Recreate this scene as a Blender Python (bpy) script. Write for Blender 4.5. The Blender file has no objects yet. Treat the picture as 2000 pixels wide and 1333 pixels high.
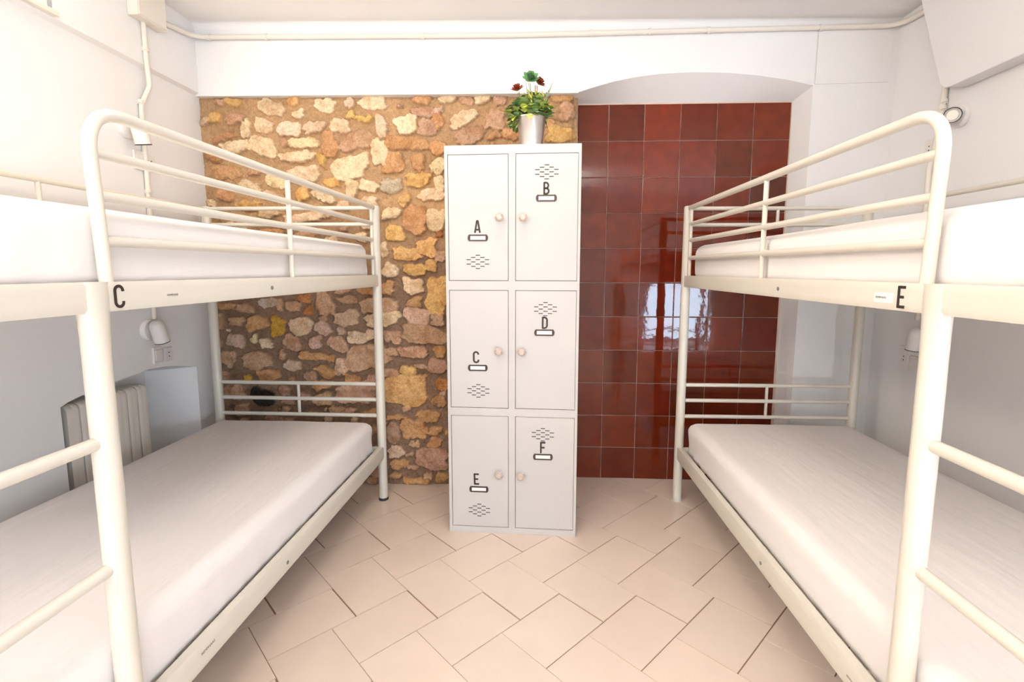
import bpy, bmesh, math, random
import numpy as np
from mathutils import Vector, Matrix, noise
sc = bpy.context.scene
col = sc.collection
random.seed(7)
PI = math.pi
R = math.radians

# ------------------------------------------------------------------ camera
cam_d = bpy.data.cameras.new('camera')
cam_d.sensor_fit = 'HORIZONTAL'; cam_d.sensor_width = 36.0
cam_d.lens = 954.08 / 2000 * 36.0
cam_d.shift_x = -12.17 / 2000; cam_d.shift_y = -25.6 / 2000
cam_d.clip_start = 0.05
cam = bpy.data.objects.new('camera', cam_d); col.objects.link(cam)
pitch, yaw, roll = .1169, -.0458, .0020
fwd = Vector((math.sin(yaw)*math.cos(pitch), math.cos(yaw)*math.cos(pitch), -math.sin(pitch)))
rt = Vector((math.cos(yaw), -math.sin(yaw), 0)); up = rt.cross(fwd)
r2 = rt*math.cos(roll) + up*math.sin(roll); u2 = -rt*math.sin(roll) + up*math.cos(roll)
m = Matrix((r2, u2, -fwd)).transposed().to_4x4(); m.translation = (0, 0, 1.2535)
cam.matrix_world = m
sc.camera = cam

# ------------------------------------------------------------------ view, world, lights
vs = sc.view_settings
sc.display_settings.display_device = 'sRGB'
vs.view_transform = 'Standard'; vs.look = 'None'; vs.gamma = 1.0; vs.use_curve_mapping = False
vs.exposure = 0.84
w = bpy.data.worlds.new('sky'); sc.world = w; w.use_nodes = True
w.node_tree.nodes['Background'].inputs[0].default_value = (.75, .86, 1, 1)
w.node_tree.nodes['Background'].inputs[1].default_value = 1.0

def area(name, loc, rot, sx, sy, energy, color, shape='RECTANGLE'):
    l = bpy.data.lights.new(name, 'AREA'); l.shape = shape; l.size = sx; l.size_y = sy
    l.energy = energy; l.color = color
    o = bpy.data.objects.new(name, l); col.objects.link(o); o.location = loc; o.rotation_euler = rot
    return o
area('window_daylight', (2.44, -3.12, .55), (R(90), 0, 0), 1.15, .95, 46, (.60, .79, 1.0))
area('window_daylight', (-.40, -3.12, 1.45), (R(90), 0, 0), 1.8, 1.35, 4, (.90, .96, 1.0))  # added soft frontal fill, set at the made-up rear opening
area('window_daylight', (-1.80, 1.06, 2.35), (0, R(-62), 0), .24, 1.5, 7, (1.0, .80, .55))
area('ceiling_light', (-.15, 1.70, 2.50), (0, 0, 0), .5, .5, 5, (1.0, .90, .80), 'DISK')  # added unseen fill that brightens the far floor
for x_ in (-.90, .15): area('pendant_glow', (x_, -1.3, 2.01), (R(180), 0, 0), .34, .34, 36, (1.0, .94, .89), 'DISK')  # added unseen uplights bouncing fill off the ceiling, no fixtures

# ------------------------------------------------------------------ materials
def mat(name, color, rough=.5, metal=0., bump=0., bscale=40., spec=.5, coat=0., var=0., vscale=3., detail=3.0, trans=0., emit=None, stretch=None):
    m = bpy.data.materials.new(name); m.use_nodes = True
    nt = m.node_tree; b = nt.nodes['Principled BSDF']
    b.inputs['Base Color'].default_value = (*color, 1)
    b.inputs['Roughness'].default_value = rough; b.inputs['Metallic'].default_value = metal
    b.inputs['Specular IOR Level'].default_value = spec
    b.inputs['Coat Weight'].default_value = coat
    b.inputs['Transmission Weight'].default_value = trans
    if emit:
        b.inputs['Emission Color'].default_value = (*emit[0], 1); b.inputs['Emission Strength'].default_value = emit[1]
    tc = nt.nodes.new('ShaderNodeTexCoord'); vec = tc.outputs['Object']
    if stretch:
        mp = nt.nodes.new('ShaderNodeMapping'); mp.inputs['Scale'].default_value = stretch
        nt.links.new(vec, mp.inputs['Vector']); vec = mp.outputs['Vector']
    if bump:
        n = nt.nodes.new('ShaderNodeTexNoise'); n.inputs['Scale'].default_value = bscale; n.inputs['Detail'].default_value = detail
        nt.links.new(vec, n.inputs['Vector'])
        bp = nt.nodes.new('ShaderNodeBump'); bp.inputs['Strength'].default_value = bump; bp.inputs['Distance'].default_value = .01
        nt.links.new(n.outputs['Fac'], bp.inputs['Height']); nt.links.new(bp.outputs['Normal'], b.inputs['Normal'])
    n = nt.nodes.new('ShaderNodeTexNoise'); n.inputs['Scale'].default_value = vscale; n.inputs['Detail'].default_value = 4
    nt.links.new(vec, n.inputs['Vector'])
    mx = nt.nodes.new('ShaderNodeMix'); mx.data_type = 'RGBA'
    mx.inputs[6].default_value = (*[max(0, c*(1-var)) for c in color], 1)
    mx.inputs[7].default_value = (*[min(1, c*(1+var)) for c in color], 1)
    nt.links.new(n.outputs['Fac'], mx.inputs[0]); nt.links.new(mx.outputs[2], b.inputs['Base Color'])
    return m

def vcol_mat(name, rough, bump=.3, bscale=60., coat=0., spec=.5, dist=.01, var=.12, vscale=45., detail=6.):
    """procedural material whose base colour is the thing's own colour attribute broken up by noise"""
    m = bpy.data.materials.new(name); m.use_nodes = True
    nt = m.node_tree; b = nt.nodes['Principled BSDF']
    b.inputs['Roughness'].default_value = rough; b.inputs['Coat Weight'].default_value = coat
    b.inputs['Specular IOR Level'].default_value = spec
    a = nt.nodes.new('ShaderNodeVertexColor'); a.layer_name = 'col'
    tc = nt.nodes.new('ShaderNodeTexCoord')
    n = nt.nodes.new('ShaderNodeTexNoise'); n.inputs['Scale'].default_value = vscale; n.inputs['Detail'].default_value = detail
    nt.links.new(tc.outputs['Object'], n.inputs['Vector'])
    mr = nt.nodes.new('ShaderNodeMapRange'); mr.inputs[1].default_value = .3; mr.inputs[2].default_value = .7
    mr.inputs[3].default_value = 1-var; mr.inputs[4].default_value = 1+var
    nt.links.new(n.outputs['Fac'], mr.inputs[0])
    mu = nt.nodes.new('ShaderNodeVectorMath'); mu.operation = 'SCALE'
    nt.links.new(a.outputs['Color'], mu.inputs[0]); nt.links.new(mr.outputs[0], mu.inputs['Scale'])
    nt.links.new(mu.outputs[0], b.inputs['Base Color'])
    n2 = nt.nodes.new('ShaderNodeTexNoise'); n2.inputs['Scale'].default_value = bscale; n2.inputs['Detail'].default_value = detail
    nt.links.new(tc.outputs['Object'], n2.inputs['Vector'])
    bp = nt.nodes.new('ShaderNodeBump'); bp.inputs['Strength'].default_value = bump; bp.inputs['Distance'].default_value = dist
    nt.links.new(n2.outputs['Fac'], bp.inputs['Height']); nt.links.new(bp.outputs['Normal'], b.inputs['Normal'])
    return m

M = dict(
    plaster=mat('white_plaster', (.90, .89, .885), .8, bump=.12, bscale=9, var=.015, spec=.2),
    ceiling=mat('ceiling_paint', (.91, .89, .87), .85, bump=.08, bscale=8, var=.015, spec=.2),
    bed=mat('cream_enamel', (.70, .66, .575), .28, bump=.03, bscale=60, var=.01),
    sheet=mat('white_sheet', (.86, .815, .79), .9, bump=.45, bscale=5, var=.01, spec=.1, stretch=(5, .9, 2)),
    locker=mat('white_sheet_metal', (.56, .54, .52), .38, bump=.05, bscale=5, var=.01),
    black=mat('black_vinyl', (.035, .022, .018), .5, var=.1),
    gap=mat('dark_gap', (.06, .05, .045), .9, var=.1),
    brass=mat('antique_bronze', (.07, .05, .04), .4, metal=.4, var=.1),
    card=mat('white_card', (.85, .83, .79), .7, var=.01),
    glassknob=mat('cut_glass', (.80, .66, .58), .08, trans=.45, var=.1, spec=.8),
    chrome=mat('chrome', (.8, .8, .8), .15, metal=1., var=.02),
    plastic=mat('white_plastic', (.86, .83, .80), .4, var=.01),
    conduit=mat('cream_conduit', (.84, .78, .70), .5, var=.02),
    radiator=mat('ivory_radiator', (.84, .79, .71), .4, var=.02),
    rubber=mat('black_rubber', (.03, .03, .03), .7, var=.1),
    bolt=mat('grey_bolt', (.28, .26, .24), .4, metal=.5, var=.1),
    zinc=mat('galvanised_zinc', (.62, .58, .56), .32, metal=.85, var=.25, vscale=12, bump=.1, bscale=30),
    leaf=vcol_mat('artificial_leaf', .5, bump=.1, var=.2, vscale=60),
    frame=mat('white_window_frame', (.85, .84, .82), .4, var=.01),
    groutf=mat('brown_grout', (.30, .17, .10), .9, var=.1),
    groutw=mat('pale_grout', (.70, .52, .42), .9, var=.2, vscale=12),
    lampglow=mat('frosted_bulb', (.9, .85, .75), .3, var=.01),
)

# ------------------------------------------------------------------ mesh helpers
class MB:
    def __init__(s): s.v = []; s.f = []; s.c = []; s.cur = None
    def add(s, vs, fs, c=None):
        k = len(s.v); s.v += [tuple(v) for v in vs]; s.f += [tuple(i+k for i in f) for f in fs]
        if c is not None: s.c += [c]*len(vs)
    def box(s, x0, y0, z0, x1, y1, z1, c=None):
        s.add([(x0,y0,z0),(x1,y0,z0),(x1,y1,z0),(x0,y1,z0),(x0,y0,z1),(x1,y0,z1),(x1,y1,z1),(x0,y1,z1)],
              [(0,3,2,1),(4,5,6,7),(0,1,5,4),(1,2,6,5),(2,3,7,6),(3,0,4,7)], c)
    def tube(s, pts, r, n=14, cap=True, c=None, sx=1., sy=1.):
        pts = [Vector(p) for p in pts]; rs = r if isinstance(r, (list, tuple)) else [r]*len(pts)
        t0 = (pts[1]-pts[0]).normalized()
        ref = Vector((0,0,1)) if abs(t0.z) < .9 else Vector((0,1,0))
        u = t0.cross(ref).normalized(); vs = []; fs = []
        for i, p in enumerate(pts):
            if i == 0: t = t0
            elif i == len(pts)-1: t = (pts[i]-pts[i-1]).normalized()
            else: t = ((pts[i]-pts[i-1]).normalized()+(pts[i+1]-pts[i]).normalized()).normalized()
            u = (u - t*u.dot(t)).normalized(); v = t.cross(u)
            for k in range(n):
                a = 2*PI*k/n; vs.append(p + (u*math.cos(a)*sx + v*math.sin(a)*sy)*rs[i])
        for i in range(len(pts)-1):
            for k in range(n):
                fs.append((i*n+k, i*n+(k+1)%n, (i+1)*n+(k+1)%n, (i+1)*n+k))
        if cap:
            fs.append(tuple(reversed(range(n)))); fs.append(tuple((len(pts)-1)*n+k for k in range(n)))
        s.add(vs, fs, c)
    def lathe(s, prof, loc, axis=(0,0,1), n=24, c=None, capb=True, capt=True):
        ax = Vector(axis).normalized(); ref = Vector((0,0,1)) if abs(ax.z) < .9 else Vector((0,1,0))
        u = ax.cross(ref).normalized(); v = ax.cross(u); loc = Vector(loc); vs = []; fs = []
        for r, h in prof:
            for k in range(n):
                a = 2*PI*k/n; vs.append(loc + ax*h + (u*math.cos(a)+v*math.sin(a))*r)
        for i in range(len(prof)-1):
            for k in range(n): fs.append((i*n+k, i*n+(k+1)%n, (i+1)*n+(k+1)%n, (i+1)*n+k))
        if capb: fs.append(tuple(reversed(range(n))))
        if capt: fs.append(tuple((len(prof)-1)*n+k for k in range(n)))
        s.add(vs, fs, c)
    def build(s, name, m, parent=None, smooth=True, bevel=0, seg=2, loc=None, angle=40):
        me = bpy.data.meshes.new(name); me.from_pydata(s.v, [], s.f); me.update()
        bm = bmesh.new(); bm.from_mesh(me); bmesh.ops.recalc_face_normals(bm, faces=bm.faces)
        bm.to_mesh(me); bm.free()
        if s.c:
            at = me.color_attributes.new('col', 'FLOAT_COLOR', 'POINT')
            at.data.foreach_set('color', np.array([(*c, 1) for c in s.c], dtype=np.float32).ravel())
        me.materials.append(m)
        if smooth:
            for p in me.polygons: p.use_smooth = True
        o = bpy.data.objects.new(name, me); col.objects.link(o)
        if parent: o.parent = parent
        if loc: o.location = loc
        if bevel:
            b = o.modifiers.new('bevel', 'BEVEL'); b.width = bevel; b.segments = seg; b.limit_method = 'ANGLE'; b.angle_limit = R(35)
        if smooth:
            try: me.set_sharp_from_angle(angle=R(angle))
            except Exception: pass
        return o

def fillet(pts, r, n=6):
    """round the inner corners of a polyline"""
    pts = [Vector(p) for p in pts]; out = [pts[0]]
    for i in range(1, len(pts)-1):
        a, b, c = pts[i-1], pts[i], pts[i+1]
        d1 = (a-b).normalized(); d2 = (c-b).normalized()
        ang = d1.angle(d2)
        if ang > PI-.01: out.append(b); continue
        t = min(r/math.tan(ang/2), (a-b).length*.49, (c-b).length*.49)
        p0 = b+d1*t; p1 = b+d2*t
        for k in range(n+1):
            q = k/n; out.append((p0*(1-q)**2 + b*2*q*(1-q) + p1*q*q))
    out.append(pts[-1]); return out

def empty(name, loc, label=None, cat=None, group=None, rz=0):
    o = bpy.data.objects.new(name, None); o.empty_display_size = .1; col.objects.link(o)
    o.location = loc; o.rotation_euler = (0, 0, rz)
    return tag(o, label, cat, group)
def tag(o, label=None, cat=None, group=None, kind=None):
    if label: o['label'] = label
    if cat: o['category'] = cat
    if group: o['group'] = group
    if kind: o['kind'] = kind
    return o
def struct(o): o['kind'] = 'structure'; return o

XL, XR, CZ, YB = -1.85, 1.83, 2.535, -3.2      # side walls, ceiling, rear wall
def yf(x): return 2.705 + .03*x                # plaster face of the back wall
def ys(x): return 2.755 + .043*x               # rubble stone face
YT = 2.865                                     # glazed tile face
# ------------------------------------------------------------------ room shell
XE = 3.5      # the room widens to the right behind the photographer
b = MB(); b.box(XL-.3, YB-.2, -.2, XE+.2, 3.2, -.004); struct(b.build('floor', M['groutf'], smooth=False))

# floor tiles: 30 x 21 cm, two directions interlocked, one mesh with pale joints showing the grout below
def clip_poly(poly, x0, x1, y0, y1):
    def cl(P, ins, cut):
        o = []
        for i in range(len(P)):
            a, c = P[i-1], P[i]
            if ins(c):
                if not ins(a): o.append(cut(a, c))
                o.append(c)
            elif ins(a): o.append(cut(a, c))
        return o
    def at(a, c, k, val):
        t = (val-a[k])/(c[k]-a[k]); return (a[0]+t*(c[0]-a[0]), a[1]+t*(c[1]-a[1]))
    for k, v, s in ((0, x0, 1), (0, x1, -1), (1, y0, 1), (1, y1, -1)):
        if not poly: break
        poly = cl(poly, lambda p: (p[k]-v)*s >= 0, lambda a, c: at(a, c, k, v))
    return poly
S = 1.0714
th = .7651; ta = Vector((math.cos(th), -math.sin(th))); tb = Vector((math.sin(th), math.cos(th)))
TL_, TW, TS = .2802*S, .1966*S, .1985*S
org = Vector((-.2114*S, 2.0551*S)); t1 = ta*TS*.49/.49 + tb*TW; t2 = Vector((.0074*S, -.4008*S))
b = MB(); g = .0007; rnd = random.Random(3)
for i in range(-22, 28):
    for j in range(-8, 14):
        T = org + t1*i + t2*j
        for ty in 'UV':
            if ty == 'U': c0 = T; La, Lb = TW, TL_
            else: c0 = T - tb*TL_; La, Lb = TL_, TW
            P = [c0+ta*g-tb*g, c0+ta*(La-g)-tb*g, c0+ta*(La-g)-tb*(Lb-g), c0+ta*g-tb*(Lb-g)]
            P = clip_poly([tuple(p) for p in P], XL-.2, XE, YB, 2.90)
            if not P or len(P) < 3: continue
            k = 1+rnd.uniform(-.025, .025); cc = (.77*k, .635*k*rnd.uniform(.99, 1.01), .535*k)
            h = rnd.uniform(-.0004, .0004); n = len(P)
            ctr = Vector((sum(p[0] for p in P)/n, sum(p[1] for p in P)/n))
            Q = [ctr+(Vector(p)-ctr)*(1-.0008/max(.02, (Vector(p)-ctr).length)) for p in P]
            b.add([(p[0], p[1], -.004) for p in P]+[(q[0], q[1], h) for q in Q],
                  [tuple(range(n, 2*n))]+[(q, (q+1)%n, n+(q+1)%n, n+q) for q in range(n)], cc)
M['ftile'] = vcol_mat('cream_floor_tile', .22, bump=.04, bscale=5, var=.02, vscale=6, detail=2)
struct(b.build('floor_tiles', M['ftile'], smooth=False))

b = MB(); b.box(XL-.3, YB-.2, CZ, XE+.2, 3.2, CZ+.15); struct(b.build('ceiling', M['ceiling'], smooth=False))

# left wall: lower leaf with an arched radiator niche, upper leaf 2 cm proud above the ledge
def arch_z(y):
    P = [(1.72, .705), (1.77, .733), (1.87, .752), (1.978, .763), (2.09, .777), (2.188, .786), (2.30, .779), (2.40, .762), (2.508, .736)]
    for (a, za), (c, zc) in zip(P, P[1:]):
        if a <= y <= c: return za+(zc-za)*(y-a)/(c-a)
    return P[0][1] if y < 1.72 else P[-1][1]
b = MB(); N0, N1, NB = 1.755, 2.508, 2.375; XN = -2.03; ZL = 2.178
def quad(b, *p): b.add(p, [tuple(range(len(p)))])
quad(b, (XL,YB,0),(XL,N0,0),(XL,N0,ZL),(XL,YB,ZL))
quad(b, (XL,N1,0),(XL,2.9,0),(XL,2.9,ZL),(XL,N1,ZL))
n = 24; yy = [N0+(N1-N0)*i/n for i in range(n+1)]
for y0, y1 in zip(yy, yy[1:]):
    quad(b, (XL,y0,arch_z(y0)),(XL,y1,arch_z(y1)),(XL,y1,ZL),(XL,y0,ZL))
    q0 = N0+(NB-N0)*(y0-N0)/(N1-N0); q1 = N0+(NB-N0)*(y1-N0)/(N1-N0)
    quad(b, (XL,y0,arch_z(y0)),(XL,y1,arch_z(y1)),(XN,q1,arch_z(y1)),(XN,q0,arch_z(y0)))
    quad(b, (XN,q0,0),(XN,q1,0),(XN,q1,arch_z(y1)),(XN,q0,arch_z(y0)))
quad(b, (XL,N0,0),(XN,N0,0),(XN,N0,arch_z(N0)),(XL,N0,arch_z(N0)))
quad(b, (XL,N1,0),(XN,NB,0),(XN,NB,arch_z(N1)),(XL,N1,arch_z(N1)))
quad(b, (XL,YB,ZL),(XL,2.9,ZL),(XL+.022,2.9,ZL+.012),(XL+.022,YB,ZL+.012))
xu = XL+.022; WL = (.25, 1.868, 2.197, 2.50)
quad(b, (xu,YB,ZL+.012),(xu,WL[0],ZL+.012),(xu,WL[0],CZ),(xu,YB,CZ))
quad(b, (xu,WL[1],ZL+.012),(xu,2.9,ZL+.012),(xu,2.9,CZ),(xu,WL[1],CZ))
quad(b, (xu,WL[0],ZL+.012),(xu,WL[1],ZL+.012),(xu,WL[1],WL[2]),(xu,WL[0],WL[2]))
quad(b, (xu,WL[0],WL[3]),(xu,WL[1],WL[3]),(xu,WL[1],CZ),(xu,WL[0],CZ))
b.box(XL-.3, YB-.2, 0, XN-.01, 2.95, CZ)
struct(b.build('wall_left', M['plaster'], smooth=False))

# high window in the left wall: sill bar, frame and a pale frosted pane lit by the day outside
b = MB(); b.box(xu-.09, WL[0]-.02, WL[2]-.003, xu+.022, WL[1]+.004, WL[2]+.014); b.box(xu-.05, WL[1]-.03, WL[2], xu-.02, WL[1], WL[3]); b.box(xu-.05, WL[0], WL[3]-.03, xu-.02, WL[1], WL[3])
struct(b.build('window_3', M['conduit'], smooth=False))
b = MB(); b.box(xu-.045, WL[0], WL[2]+.01, xu-.035, WL[1]-.02, WL[3]-.02)
struct(b.build('window_4', mat('frosted_pane', (.9,.9,.9), .6, emit=((1,.95,.88), 3.)), smooth=False))

# right wall ends behind the frame, the room then opens to the right
b = MB(); b.box(XR, .36, 0, XR+.2, 2.95, CZ); struct(b.build('wall_right', M['plaster'], smooth=False))
b = MB(); b.box(XR+.2, .36, 0, XE, .5, CZ); struct(b.build('wall_return', M['plaster'], smooth=False))
b = MB(); b.box(XE, YB, 0, XE+.15, .5, CZ); struct(b.build('wall_far_right', M['plaster'], smooth=False))

# rear wall (behind the camera) with one window and one opening added for soft frontal light
b = MB(); Y0, Y1 = YB-.15, YB
W1 = (1.83, 3.05, .03, 1.03); W_FILL = (-1.35, .55, .75, 2.15)
b.box(XL-.3, Y0, 0, W_FILL[0], Y1, CZ); b.box(W_FILL[0], Y0, 0, W_FILL[1], Y1, W_FILL[2]); b.box(W_FILL[0], Y0, W_FILL[3], W_FILL[1], Y1, CZ)
b.box(W_FILL[1], Y0, 0, W1[0], Y1, CZ); b.box(W1[0], Y0, 0, W1[1], Y1, W1[2]); b.box(W1[0], Y0, W1[3], W1[1], Y1, CZ)
b.box(W1[1], Y0, 0, XE+.15, Y1, CZ)
struct(b.build('wall_rear', M['plaster'], smooth=False))
for k, (x0, x1, z0, z1) in enumerate((W1, W_FILL)):
    b = MB(); f = .05; ym = YB-.06
    for p in ((x0,z0,x0+f,z1),(x1-f,z0,x1,z1),(x0,z0,x1,z0+f),(x0,z1-f,x1,z1),((x0+x1)/2-.02,z0,(x0+x1)/2+.02,z1)):
        b.box(p[0], ym-.02, p[1], p[2], ym+.02, p[3])
    struct(b.build('window_%d' % (k+1), M['frame'], smooth=False))  # the second frame trims the opening added for fill

# back wall plaster: beam above the stone, arch over the tiled recess, right pier
ARCH = [(.191,2.188),(.285,2.216),(.378,2.241),(.484,2.261),(.617,2.278),(.776,2.285),(.962,2.282),(1.122,2.268),(1.282,2.245),(1.412,2.217)]
b = MB(); XS = .191; XJ = 1.412; ZB = 2.180
F = lambda x, z: (x, yf(x), z)
quad(b, F(XL,ZB-.006), F(XS,ZB+.004), F(XS,CZ), F(XL,CZ))
quad(b, F(XL,ZB-.006), F(XS,ZB+.004), (XS,2.95,ZB+.004), (XL,2.95,ZB-.006))
def fine(P, k=4):
    o = []
    for (a, c), (d, e) in zip(P, P[1:]):
        for i in range(k): o.append((a+(d-a)*i/k, c+(e-c)*i/k))
    return o+[P[-1]]
AF = fine(ARCH)
for (xa, za), (xb, zb) in zip(AF, AF[1:]):
    quad(b, F(xa,za), F(xb,zb), F(xb,CZ), F(xa,CZ))
XT = 1.368
sv = []; sf = []; NS = 5
for xa, za in AF:
    k0 = (xa-XS)/(XJ-XS); p0 = Vector((xa, yf(xa), za)); p1 = Vector((XS+(XT-XS)*k0, YT+.005, 2.178))
    for q in range(NS+1): sv.append(tuple(p0.lerp(p1, q/NS)))
for i in range(len(AF)-1):
    for q in range(NS): a_ = i*(NS+1)+q; sf.append((a_, a_+1, a_+NS+2, a_+NS+1))
sb = MB(); sb.add(sv, sf); struct(sb.build('trim_4', M['plaster'], angle=180))
quad(b, F(XJ,0), F(XR+.02,0), F(XR+.02,CZ), F(XJ,CZ))
quad(b, F(XJ,0), F(XJ,ARCH[-1][1]), (XT,YT+.01,2.178), (XT+.014,YT+.01,0))
b.box(XL-.3, 2.93, 0, XR+.3, 3.1, CZ)
# slightly rounded inner corner at the right, ceiling cove
struct(b.build('wall_back', M['plaster'], smooth=False))
b = MB(); pts = []
for k in range(7):
    a = PI/2*k/6; pts.append((.03*(1-math.sin(a)), .03*(1-math.cos(a))))
for (d0, z0), (d1, z1) in zip(pts, pts[1:]):
    quad(b, (XL,yf(XL)-d0,CZ-z0),(XR,yf(XR)-d0,CZ-z0),(XR,yf(XR)-d1,CZ-z1),(XL,yf(XL)-d1,CZ-z1))
struct(b.build('trim_1', M['plaster']))

# thin ledge line on the right pier
b = MB(); x0, x1 = 1.42, 1.80
b.add([(x0,yf(x0)-.004,2.222),(x1,yf(x1)-.004,2.232),(x1,yf(x1)+.01,2.228),(x0,yf(x0)+.01,2.218),(x0,yf(x0)-.004,CZ-.03),(x1,yf(x1)-.004,CZ-.03)],
      [(0,1,2,3),(0,1,5,4)])
struct(b.build('trim_2', M['plaster'], smooth=False))

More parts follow.
